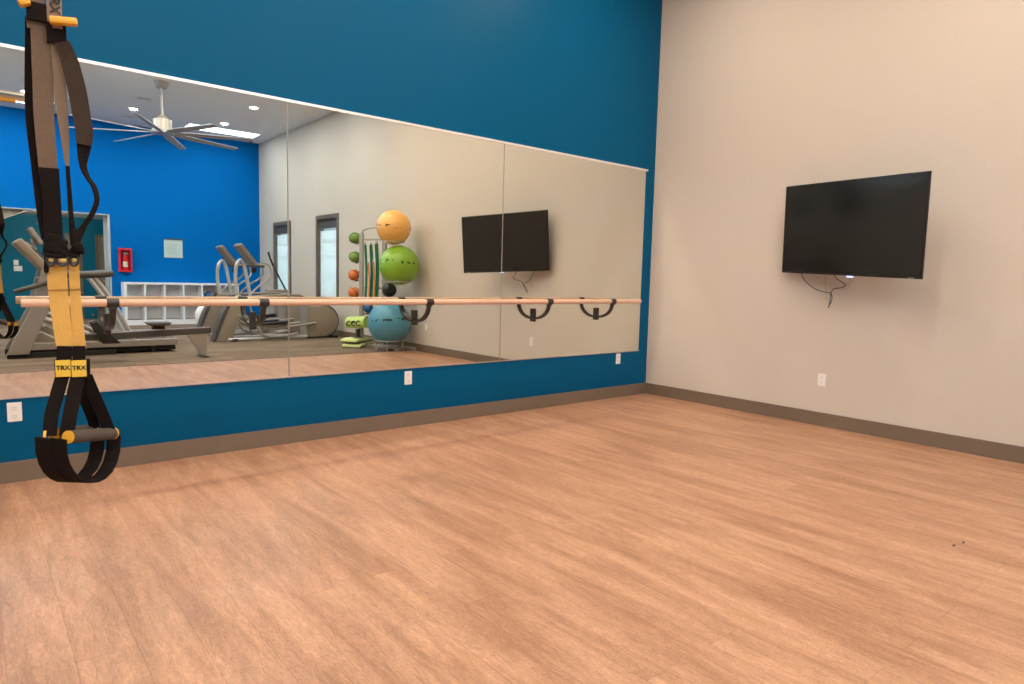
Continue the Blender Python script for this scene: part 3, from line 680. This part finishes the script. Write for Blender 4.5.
# notice
nt_ = empty('wall_notice', (-2.13, YF, 1.64), 'pale framed notice sheet on the far blue wall', 'notice')
MB().span((-0.21, 0.001, 0), (0.21, 0.014, 0.44)).build('sheet', M['paper'], nt_)
MB().span((-0.215, 0.001, 0.44), (0.215, 0.025, 0.465)).build('top_clip', M['dark_grey'], nt_)
ln_ = MB()
for k in range(6): ln_.span((-0.15, 0.0142, 0.10+0.045*k), (0.05+0.02*(k % 3), 0.0152, 0.108+0.045*k))
ln_.build('print_line', mat('faint print', (0.32, 0.42, 0.42), 0.6), nt_)
# switch plates in hallway
for (px, py, sx, lb) in ((16, 262.5, 0.10, 'upper white switch plate on the teal hallway wall'), (18, 268.5, 0.17, 'lower wider white switch plate on the teal hallway wall')):
    p = mir(px, py, 15.6)
    o = empty('switch_plate', (p.x, HALL, p.z), lb, 'switch plate', 'hallway switch plates')
    MB().span((-sx/2, 0, -0.065), (sx/2, 0.012, 0.065), 0.003).build('plate', M['white'], o); MB().span((-0.015, 0.012, -0.03), (0.015, 0.018, 0.03)).build('toggle', M['cubby'], o)

# ------------------------------------------------------------------ treadmills (face -x)
def make_treadmill(loc, label):
    r = empty('treadmill', loc, label, 'treadmill', 'treadmills')
    # local: x forward is -x ; origin at centre of base
    MB().prism([(-1.05, 0.03), (1.05, 0.03), (1.05, 0.10), (0.75, 0.14), (-0.6, 0.17), (-1.05, 0.17)], -0.28, 0.28).build('deck', M['black'], r)
    MB().span((-0.55, -0.25, 0.172), (1.02, 0.25, 0.178)).build('belt', M['rubber'], r)
    for s in (-1, 1):
        MB().span((-0.95, s*0.30-0.05, 0.11), (1.08, s*0.30+0.05, 0.215), 0.012).build('side_rail', M['paint_silver'], r)
        MB().span((-1.15, s*0.30-0.05, 0.0), (0.2, s*0.30+0.05, 0.08), 0.01).build('base_rail', M['rubber'], r)
        MB().box((0.72, s*0.30, 0.055), (0.06, 0.05, 0.11)).build('foot', M['black'], r)
        # upright leaning back
        MB().prism([(-1.16, 0.06), (-0.90, 0.06), (-0.66, 0.66), (-0.58, 1.28), (-0.70, 1.32), (-0.86, 0.70)], s*0.36-0.035, s*0.36+0.035, bevel=0.01).build('upright', M['paint_silver'], r)
        MB().tube([(-0.66, s*0.36, 1.24), (-0.45, s*0.36, 1.22), (-0.05, s*0.36, 1.22), (0.18, s*0.36, 1.25)], 0.052, 12).build('handrail', M['dark_grey'], r, True)
        MB().tube([(-0.08, s*0.36, 1.22), (0.18, s*0.34, 0.80), (0.44, s*0.32, 0.22)], 0.028, 10).build('rail_support', M['pale_silver'], r, True)
        MB().tube([(-0.75, s*0.36, 0.58), (-0.2, s*0.33, 0.34), (0.0, s*0.31, 0.2)], 0.035, 10).build('brace', M['paint_silver'], r, True)
    MB().prism([(-1.10, 0.05), (-0.55, 0.05), (-0.50, 0.22), (-0.72, 0.36), (-1.02, 0.33)], -0.27, 0.27, bevel=0.02).build('motor_cover', M['beige'], r)
    ry = Matrix.Rotation(math.radians(50), 3, 'Y')
    MB().box((-0.76, 0, 1.43), (0.68, 0.80, 0.11), rot=ry, bevel=0.035).build('console', M['beige'], r)
    MB().box((-0.76+0.055, 0, 1.43+0.05), (0.30, 0.5, 0.01), rot=ry).build('screen', M['screen_off'], r)
    MB().prism([(-0.62, 1.02), (-0.36, 1.14), (-0.44, 1.30), (-0.76, 1.16)], -0.3, 0.3, bevel=0.01).build('console_neck', M['paint_silver'], r)
    MB().tube([(-1.04, 0.42, 0.96), (-0.85, 0.43, 1.02), (-0.58, 0.43, 1.12)], 0.03, 10).build('side_handle', M['dark_grey'], r, True)
    MB().box((-0.46, 0, 1.22), (0.06, 0.70, 0.05), bevel=0.015).build('grip_bar', M['dark_grey'], r)
    return r
tm = make_treadmill((-4.60, -7.15, 0), 'grey treadmill with pale console, nearer of the two')
tm2 = copy_tree(tm); tm2.location = (-4.45, -8.55, 0); MB().box((-0.80, 0, 1.82), (0.30, 0.50, 0.06), rot=Matrix.Rotation(math.radians(60), 3, 'Y'), bevel=0.02).build('upper_screen', M['beige'], tm2)
MB().tube([(-0.78, 0, 1.5), (-0.84, 0, 1.78)], 0.03, 10).build('screen_post', M['paint_silver'], tm2, True)
tag(tm2, 'grey treadmill behind the nearer one, closer to the far blue wall')

# ------------------------------------------------------------------ rower (rail along x)
rw = empty('rowing_machine', (-4.1, -5.92, 0), 'dark rowing machine with grey seat and tapered rear leg', 'rowing machine')
MB().prism([(-0.95, 0.30), (0.84, 0.36), (0.84, 0.45), (-0.95, 0.39)], -0.045, 0.045, bevel=0.008).build('slide_rail', M['dark_grey'], rw)
MB().prism([(-0.9, 0.394), (0.82, 0.451), (0.82, 0.461), (-0.9, 0.404)], -0.03, 0.03).build('rail_track', M['silver'], rw)
MB().prism([(0.23, 0.505), (-0.01, 0.505), (-0.05, 0.545), (0.27, 0.545)], -0.16, 0.16, bevel=0.012).build('seat', M['dark_grey'], rw)
MB().box((0.11, 0, 0.475), (0.16, 0.10, 0.06)).build('seat_carriage', M['black'], rw)
MB().prism([(0.50, 0.36), (0.80, 0.37), (0.76, 0.03), (0.69, 0.03)], -0.04, 0.04, bevel=0.006).build('rear_leg', M['paint_silver'], rw)
MB().box((0.725, 0, 0.015), (0.08, 0.36, 0.03), bevel=0.006).build('rear_foot', M['dark_grey'], rw)
MB().prism([(-0.92, 0.0), (-0.84, 0.0), (-0.80, 0.40), (-0.92, 0.40)], -0.04, 0.04).build('front_leg', M['dark_grey'], rw)
MB().box((-0.88, 0, 0.02), (0.10, 0.55, 0.04), bevel=0.01).build('front_foot', M['rubber'], rw)
fw = []
for k in range(24): fw.append((-0.99+0.13*math.cos(2*PI*k/24), 0.52+0.13*math.sin(2*PI*k/24)))
MB().prism(fw, -0.08, 0.08, bevel=0.02).build('flywheel_housing', M['dark_grey'], rw, True)
for s in (-1, 1):
    MB().prism([(-0.74, 0.56), (-0.68, 0.58), (-0.40, 0.27), (-0.62, 0.27)], s*0.13-0.05, s*0.13+0.05, bevel=0.008).build('footplate', M['black'], rw)
MB().tube([(-0.86, 0, 0.70), (-0.86, 0, 0.80), (-0.84, 0, 0.88)], 0.018, 10).build('monitor_arm', M['dark_grey'], rw, True)
MB().box((-0.82, 0, 0.93), (0.03, 0.14, 0.10), rot=Matrix.Rotation(-0.3, 3, 'Y'), bevel=0.01).build('monitor', M['dark_grey'], rw)
MB().tube([(-0.70, -0.14, 0.66), (-0.70, 0.14, 0.66)], 0.014, 10).build('pull_handle', M['black'], rw, True)

# ------------------------------------------------------------------ ellipticals (face -x, drive housing at +x)
def make_elliptical(loc, label):
    r = empty('elliptical_trainer', loc, label, 'elliptical trainer', 'elliptical trainers')
    MB().prism([(-1.18, 0.0), (-0.86, 0.0), (-0.72, 0.45), (-0.53, 0.86), (-0.82, 0.86), (-1.02, 0.45)], -0.10, 0.10, bevel=0.03).build('front_shroud', M['beige'], r, True)
    MB().prism([(-1.23, 0.0), (-1.17, 0.0), (-1.0, 0.45), (-0.80, 0.88), (-0.86, 0.88), (-1.07, 0.46)], -0.115, 0.115, bevel=0.01).build('shroud_edge', M['dark_grey'], r)
    for s in (-1, 1):
        pass
        # moving arm, from pivot up and back, with curled grip
        MB().tube([(-0.55, s*0.30, 0.45), (-0.60, s*0.31, 0.85), (-0.40, s*0.30, 1.08), (-0.26, s*0.27, 1.17), (-0.16, s*0.24, 1.30), (-0.20, s*0.22, 1.46), (-0.34, s*0.24, 1.50)], 0.017, 10).build('moving_arm', M['paint_silver'], r, True)
        MB().tube([(-0.80, s*0.27, 0.52), (-0.45, s*0.25, 0.26), (-0.05, s*0.25, 0.24), (0.75, s*0.22, 0.32)], 0.028, 10).build('pedal_arm', M['paint_silver'], r, True)
        MB().tube([(-0.52, s*0.28, 0.50), (-0.42, s*0.30, 0.20), (-0.28, s*0.30, 0.09), (0.05, s*0.30, 0.08), (0.35, s*0.28, 0.14)], 0.026, 10).build('linkage_tube', M['paint_silver'], r, True)
        MB().prism([(-0.38, 0.30), (0.10, 0.30), (0.14, 0.38), (-0.40, 0.34)], s*0.25-0.08, s*0.25+0.08, bevel=0.012).build('pedal', M['black'], r)
        MB().tube([(-0.98, s*0.22, 0.04), (-0.4, s*0.24, 0.045), (0.55, s*0.22, 0.05)], 0.032, 10).build('base_tube', M['pale_silver'], r, True)
    MB().tube([(-0.74, -0.02, 0.84), (-0.76, -0.02, 1.25), (-0.74, 0, 1.45), (-0.67, 0.0, 1.55), (-0.60, 0.0, 1.45), (-0.56, 0.02, 1.2), (-0.50, 0.02, 0.84)], 0.034, 12).build('mast_tube', M['pale_silver'], r, True)
    MB().box((-0.87, 0, 0.03), (0.09, 0.62, 0.06), bevel=0.012).build('front_foot', M['dark_grey'], r)
    ry = Matrix.Rotation(math.radians(52), 3, 'Y')
    MB().box((-0.57, 0, 1.65), (0.50, 0.36, 0.085), rot=ry, bevel=0.03).build('console', mat('taupe console', (0.20, 0.17, 0.14), 0.5), r)
    MB().box((-0.57+0.04, 0, 1.65+0.035), (0.28, 0.26, 0.01), rot=ry).build('screen', M['screen_off'], r)
    MB().tube([(-0.50, -0.16, 1.45), (-0.31, -0.18, 1.44), (-0.24, 0, 1.44), (-0.31, 0.18, 1.44), (-0.50, 0.16, 1.45)], 0.02, 10).build('fixed_grip', M['dark_grey'], r, True)
    MB().box((-0.42, 0.0, 1.36), (0.08, 0.10, 0.10), bevel=0.015).build('cup_holder', M['black'], r)
    MB().tube([(-0.80, 0, 0.80), (-0.2, 0, 0.86), (0.35, 0, 0.88), (0.50, 0, 0.88)], 0.028, 10).build('top_beam', M['beige'], r, True)
    MB().tube([(0.45, -0.15, 0.86), (0.62, -0.15, 0.80), (0.62, 0.15, 0.80), (0.45, 0.15, 0.86)], 0.024, 8).build('rear_bracket', M['dark_grey'], r, True)
    # rear drive housing: upright front edge, round back
    prof = [(0.62, 0.03), (0.62, 0.66), (0.95, 0.66)]
    for k in range(1, 12):
        a = PI/2-PI*k/12; prof.append((0.95+0.315*math.cos(a), 0.345+0.315*math.sin(a)))
    prof += [(0.95, 0.03)]
    MB().prism(prof, -0.15, 0.15, bevel=0.02).build('drive_housing', M['beige'], r, True)
    prof2 = [(0.92, 0.655)]+[(0.95+0.345*math.cos(PI/2-PI*k/14), 0.345+0.345*math.sin(PI/2-PI*k/14)) for k in range(15)]+[(0.92, 0.02)]
    MB().prism(prof2, -0.12, 0.12).build('housing_rim', M['dark_grey'], r, True)
    MB().box((1.15, 0, 0.025), (0.10, 0.52, 0.05), bevel=0.01).build('rear_foot', M['black'], r)
    MB().span((0.56, -0.17, 0.04), (0.61, 0.17, 0.70), 0.008).build('step_post', M['paint_silver'], r)
    return r
e2 = make_elliptical((-1.40, -8.25, 0), 'grey elliptical trainer with round rear housing by the window, nearer of two')
e1 = copy_tree(e2); e1.location = (-1.35, -9.6, 0); tag(e1, 'grey elliptical trainer partly behind the nearer one, closer to the far wall')
MB().ball((-0.98, -0.28, 0.38), 0.24, (0.7, 0.45, 1.0), 24).build('side_cover', M['cubby'], e1, True)
# ski-pole style arm leaning on a stepper between the ellipticals and the window
st = empty('stepper_machine', (-0.65, -10.6, 0), 'dark stepper machine with slanted tall handle by the first window', 'stepper')
MB().tube([(-0.06, 0, 1.80), (0.04, 0, 1.52), (0.36, 0, 0.90)], [0.024, 0.02], 10).build('handle', M['black'], st, True)
MB().prism([(-0.05, 0.0), (0.35, 0.0), (0.28, 0.85), (0.0, 0.85)], -0.2, 0.2, bevel=0.03).build('body', M['paint_silver'], st)
MB().box((0.15, 0, 0.90), (0.5, 0.3, 0.07), bevel=0.02).build('tray', M['beige'], st)
MB().prism([(-0.6, 0.16), (0.0, 0.22), (0.0, 0.28), (-0.6, 0.22)], -0.3, -0.08).prism([(-0.6, 0.26), (0.0, 0.32), (0.0, 0.38), (-0.6, 0.32)], 0.08, 0.3).build('step_pedal', M['black'], st)
MB().box((0.1, 0, 0.02), (0.9, 0.5, 0.04), bevel=0.01).build('base', M['dark_grey'], st)

# ------------------------------------------------------------------ ball rack and balls
def mball(px, py, rpx, Y):
    c = mir(px, py, Y); depth = (Vector((c.x, -c.y, c.z))-CAM).dot(_f); return c, rpx/F_PX*depth
bc, brd = mball(389.0, 322.8, 21.4, 5.38); gc, grd = mball(398.8, 265.4, 19.8, 5.14); oc, ord_ = mball(393.3, 227.6, 17.2, 5.18)
for c, rr, col, off, nm in ((bc, brd, (0.07, 0.28, 0.40), 0.12, 'blue stability ball at the bottom of the ball rack'), (gc, grd, (0.22, 0.44, 0.03), 0.14, 'green stability ball in the middle of the ball rack'), (oc, ord_, (0.86, 0.46, 0.12), 0.05, 'orange stability ball on top of the ball rack')):
    o = MB().ball((0, 0, 0), rr, seg=48).build('stability_ball', ball_mat('ball '+nm.split()[0], col, True, off, rr), smooth=True); o.location = c
    o.rotation_euler = (0.05, 0.1, random.random()*6)
    tag(o, nm, 'stability ball', 'stacked stability balls')
P0 = mir(361, 340, 6.2); P1 = mir(383.5, 340, 5.76); P0.z = P1.z = 0
ztop = mir(360, 233, 6.2).z; RC = (P0+P1)/2
rk = empty('ball_rack', RC, 'silver accessory tower rack holding exercise balls and bands by the greige wall', 'ball rack')
A0 = P0-RC; A1 = P1-RC; RD = (A1-A0).normalized(); rang = math.atan2(RD.y, RD.x); RZ = Matrix.Rotation(rang, 3, 'Z')
for a in (A0, A1): MB().box(a+ZZ*(0.05+(ztop-0.05)/2), (0.075, 0.05, ztop-0.05), rot=RZ, bevel=0.006).build('post', M['paint_silver'], rk)
def rp(t, z): return A0.lerp(A1, t)+ZZ*z
MB().tube([rp(0, ztop-0.02), rp(0.12, ztop+0.06), rp(0.5, ztop+0.10), rp(0.88, ztop+0.10), rp(1, ztop-0.02)], 0.014, 8).build('top_arch', M['paint_silver'], rk, True)
for z in (ztop-0.12, 1.09): MB().box(rp(0.5, z), ((A1-A0).length, 0.03, 0.03), rot=RZ).build('crossbar', M['paint_silver'], rk)
MB().box(rp(0.9, 0.03), (1.5, 0.09, 0.06), rot=RZ, bevel=0.01).box(rp(0, 0.025), (0.08, 0.62, 0.05), rot=RZ).box(rp(1.9, 0.025), (0.08, 0.55, 0.05), rot=RZ).build('base', M['paint_silver'], rk)
def lc(c): return c-RC
for c, rr in ((bc, brd), (gc, grd), (oc, ord_)):
    L_ = lc(c); ra = rr*0.62; zz = L_.z-math.sqrt(rr*rr-ra*ra)-0.012
    ring = [Vector((L_.x+ra*math.cos(2*PI*k/28), L_.y+ra*math.sin(2*PI*k/28), zz)) for k in range(29)]
    mb = MB().tube(ring, 0.011, 8, smooth=False)
    if c is not bc:
        nr = min(ring, key=lambda v: (v-(A1+ZZ*zz)).length); mb.tube([A1+ZZ*zz, nr], 0.012, 8)
    else:
        for k in (3, 10, 17, 24): mb.tube([ring[k], Vector((ring[k].x, ring[k].y, 0.0))], 0.011, 8)
    mb.build('ball_ring', M['paint_silver'], rk, True)
specs = [(354.5, 238, 'lime'), (354.3, 257, 'lime'), (353.6, 275, 'orange'), (353.6, 292.5, 'orange')]
M['med_lime'] = mat('lime medicine ball', (0.16, 0.30, 0.05), 0.6); M['med_orange'] = mat('orange medicine ball', (0.62, 0.17, 0.04), 0.6)
pos = ['topmost of the column', 'second from the top', 'third from the top', 'lowest of the column']
for i, (px, py, cn) in enumerate(specs):
    c, rr = mball(px, py, 5.6, 6.36)
    o = empty('medicine_ball', c, '%s medicine ball with black stripes beside the rack post, %s' % (cn, pos[i]), 'medicine ball', 'medicine balls in the rack')
    MB().ball((0, 0, 0), rr, seg=24).build('ball_shell', M['med_'+cn], o, True)
    st_ = MB()
    for a in (-0.1, 0.75):
        ring = [((rr-0.002)*math.cos(a)*math.cos(t), (rr-0.002)*math.cos(a)*math.sin(t), (rr-0.002)*math.sin(a)) for t in [2*PI*k/24 for k in range(25)]]
        st_.tube(ring, 0.008, 6, smooth=False)
    st_.build('stripe', M['black'], o, True); o.rotation_euler = (1.0, 0.5, 0.4*i)
    L_ = lc(c)
    MB().tube([A0+ZZ*(L_.z-rr*0.75), (L_.x+0.02, L_.y, L_.z-rr-0.012)], 0.01, 8).build('cradle_arm', M['dark_grey'], rk, True)
c, rr = mball(389, 290, 7.2, 5.62)
o = MB().ball((0, 0, 0), rr, seg=24).build('medicine_ball', M['black'], smooth=True); o.location = c
tag(o, 'black medicine ball on the rack under the green stability ball', 'medicine ball')
L_ = lc(c); MB().tube([A1+ZZ*(L_.z-rr-0.014), (L_.x, L_.y, L_.z-rr-0.014)], 0.012, 8).build('cradle_arm', M['paint_silver'], rk, True)
c, rr = mball(368, 308, 5.0, 5.95)
o = MB().ball((0, 0, 0), rr, seg=20).build('medicine_ball', M['blue_ball_small'], smooth=True); o.location = c
tag(o, 'small dark blue medicine ball low between the rack posts', 'medicine ball')
L_ = lc(c); MB().box((L_.x, L_.y, L_.z-rr-0.012), (0.16, 0.16, 0.02)).build('small_shelf', M['dark_grey'], rk)
# bands hanging from the crossbar
for k, (px, wpx, y0, y1, t, m, lb) in enumerate(((365, 2.6, 245, 300, 0.2, 'green_band', 'dark green resistance band hanging leftmost in the rack'), (370.5, 3.6, 245, 300, 0.45, 'green_band', 'dark green resistance band hanging in the rack middle'), (376, 4.0, 244, 300, 0.7, 'green_band', 'dark green resistance band hanging nearest the green ball'), (367.8, 1.6, 264, 300, 0.32, 'orange_band', 'orange tube band hanging left in the rack'), (373, 1.6, 262, 300, 0.57, 'orange_band', 'orange tube band hanging right in the rack'))):
    Yb = 6.2-0.44*t-(0.05 if k < 3 else 0.09)
    a = mir(px, y0, Yb); m_ = mir(px+0.5, (y0+y1)/2, Yb); b = mir(px, y1, Yb)
    o = empty('resistance_band', a, lb, 'resistance band', 'resistance bands in the rack')
    wm = wpx/F_PX*11.5
    MB().ribbon([Vector((0, 0, 0.0)), Vector((m_.x-a.x+0.012, 0, m_.z-a.z)), Vector((b.x-a.x, 0, b.z-a.z))], wm, 0.012, RD).build('band', M[m], o)
    MB().tube([RD*(-wm*0.7)+ZZ*(b.z-a.z-0.02), RD*(wm*0.7)+ZZ*(b.z-a.z-0.02)], 0.018, 10).build('handle', M['black'], o, True)
    MB().box((0, 0.0, 0.02), (wm*0.7, 0.02, 0.04)).build('hook_loop', M['pale_silver'], o)
# foam roller and balance pads beside the rack
a = mir(348.5, 322.5, 6.42); b = mir(369, 322, 5.98)
off_ = Vector((-0.09, 0.04, 0)); a = a+off_; b = b+off_; b = a.lerp(b, 0.93)
a = mir(348.5, 322.5, 6.3); b = mir(366.5, 322, 5.93)
mid = Vector(((a.x+b.x)/2, (a.y+b.y)/2, 0))
fr = empty('foam_roller', mid, 'lime green foam roller with dark letters on a short stand', 'foam roller')
ra = 5.8/F_PX*12
MB().tube([a-mid, b-mid], ra, 28).build('roller_body', M['lime'], fr, True)
let = MB()
dvec = (b-a).normalized(); nrm_ = Vector((-1, 0, 0)); nrm_ = (nrm_-dvec*nrm_.dot(dvec)).normalized()
if nrm_.dot(Vector((CAM.x, -CAM.y*0+0, 0))-mid) < 0: nrm_ = -nrm_
for k in range(3):
    cc = a-mid+dvec*((b-a).length*(0.22+0.26*k)); pts = []
    for t in [math.radians(t) for t in range(50, 320, 18)]:
        dx, dzv = 0.05*math.cos(t), 0.042*math.sin(t); ang = (dzv-0.02)/ra
        pts.append(cc+dvec*dx+(nrm_*math.cos(ang)+ZZ*math.sin(ang))*(ra+0.002))
    let.tube(pts, 0.010, 6)
    if k == 1: let.tube([cc-dvec*0.04+nrm_*(ra+0.002)-ZZ*0.005, cc+dvec*0.03+nrm_*(ra+0.002)-ZZ*0.005], 0.010, 6)
let.build('lettering', M['ink'], fr, True)
MB().box((0, 0, 0.19+(a.z-ra-0.19)/2), (0.07, 0.06, a.z-ra-0.19), bevel=0.01).box((0, 0, 0.19), (0.16, 0.12, 0.012)).build('stand', M['dark_grey'], fr)
p = mir(356, 341, 6.2)
for k in range(2):
    o = empty('balance_pad', (p.x+0.02*k, p.y-0.03*k, 0.0 if k == 0 else 0.093), ['pale lime balance step pad with dark base on the floor by the rack', 'pale lime balance pad lying on top of the lower pad'][k], 'balance pad', 'balance pads by the rack')
    mb = MB(); nx = 14; prof = []
    for i in range(nx+1):
        t = i/nx; prof.append((-0.27+0.54*t, 0.05+0.03*math.sin(t*PI)+0.006*math.sin(t*9)))
    prof += [(0.27, 0.02), (-0.27, 0.02)]
    mb.prism(prof, -0.17, 0.17, bevel=0.008).build('pad', M['pale_lime'], o, True)
    MB().span((-0.26, -0.16, 0.0), (0.26, 0.16, 0.02)).build('pad_base', M['dark_grey'], o)
    o.rotation_euler = (0, 0, -0.75+0.2*k)
# specks on the floor
for (px, py, lb) in ((953.5, 545.5, 'tiny dark speck on the wood floor, left of two'), (963, 542.5, 'tiny dark speck on the wood floor, right of two')):
    p = on_plane(px, py, 2, 0)
    o = MB().prism([(-0.018, -0.003), (0.004, -0.008), (0.018, 0.002), (0.002, 0.006)], 0.0, 0.002, axis='z').build('floor_speck', M['black']); o.location = (p.x, p.y, 0.0003); tag(o, lb, 'speck', 'dark floor specks')

# ------------------------------------------------------------------ daylight
wd_ = bpy.data.worlds.new('world'); S.world = wd_; wd_.use_nodes = True
bg = wd_.node_tree.nodes['Background']; bg.inputs[0].default_value = (0.70, 0.87, 1.0, 1); bg.inputs[1].default_value = 0.8
def area(loc, rot, sx, sy, power, col):
    l = bpy.data.lights.new('daylight', 'AREA'); l.shape = 'RECTANGLE'; l.size = sx; l.size_y = sy; l.energy = power; l.color = col
    o = bpy.data.objects.new('daylight', l); COL.objects.link(o); o.location = loc; o.rotation_euler = rot; return o
for a, b, z0, z1 in LW:
    area((XL-0.5, (a+b)/2, (z0+z1)/2+0.2), (0, -PI/2, 0), 1.4, 2.2, 1000, (0.55, 0.78, 1.0))  # area lamps outside the added left windows, standing in for daylight
for a, b, z0, z1 in WIN:
    area((0.6, (a+b)/2, (z0+z1)/2), (0, PI/2, 0), 1.8, 1.1, 20, (0.75, 0.9, 1.0))
l = bpy.data.lights.new('hall_lamp', 'POINT'); l.energy = 70; l.shadow_soft_size = 0.03; l.color = (1, .95, .88); o = bpy.data.objects.new('hall_lamp', l); COL.objects.link(o); o.location = (-4.6, -13.75, 2.585)  # unseen fill added behind the opening's header to brighten the hallway

# ------------------------------------------------------------------ view
S.view_settings.view_transform = 'Standard'; S.view_settings.look = 'None'; S.view_settings.gamma = 1
S.view_settings.use_curve_mapping = False; S.view_settings.exposure = 0.0
S.cycles.max_bounces = 12; S.cycles.diffuse_bounces = 5; S.cycles.glossy_bounces = 6; S.cycles.transparent_max_bounces = 12
S.cycles.use_denoising = True
S.cycles.sample_clamp_indirect = 0
S.cycles.use_guiding = True
S.cycles.use_surface_guiding = True
S.cycles.guiding_training_samples = 128
S.cycles.blur_glossy = 0.0
S.cycles.caustics_reflective = True
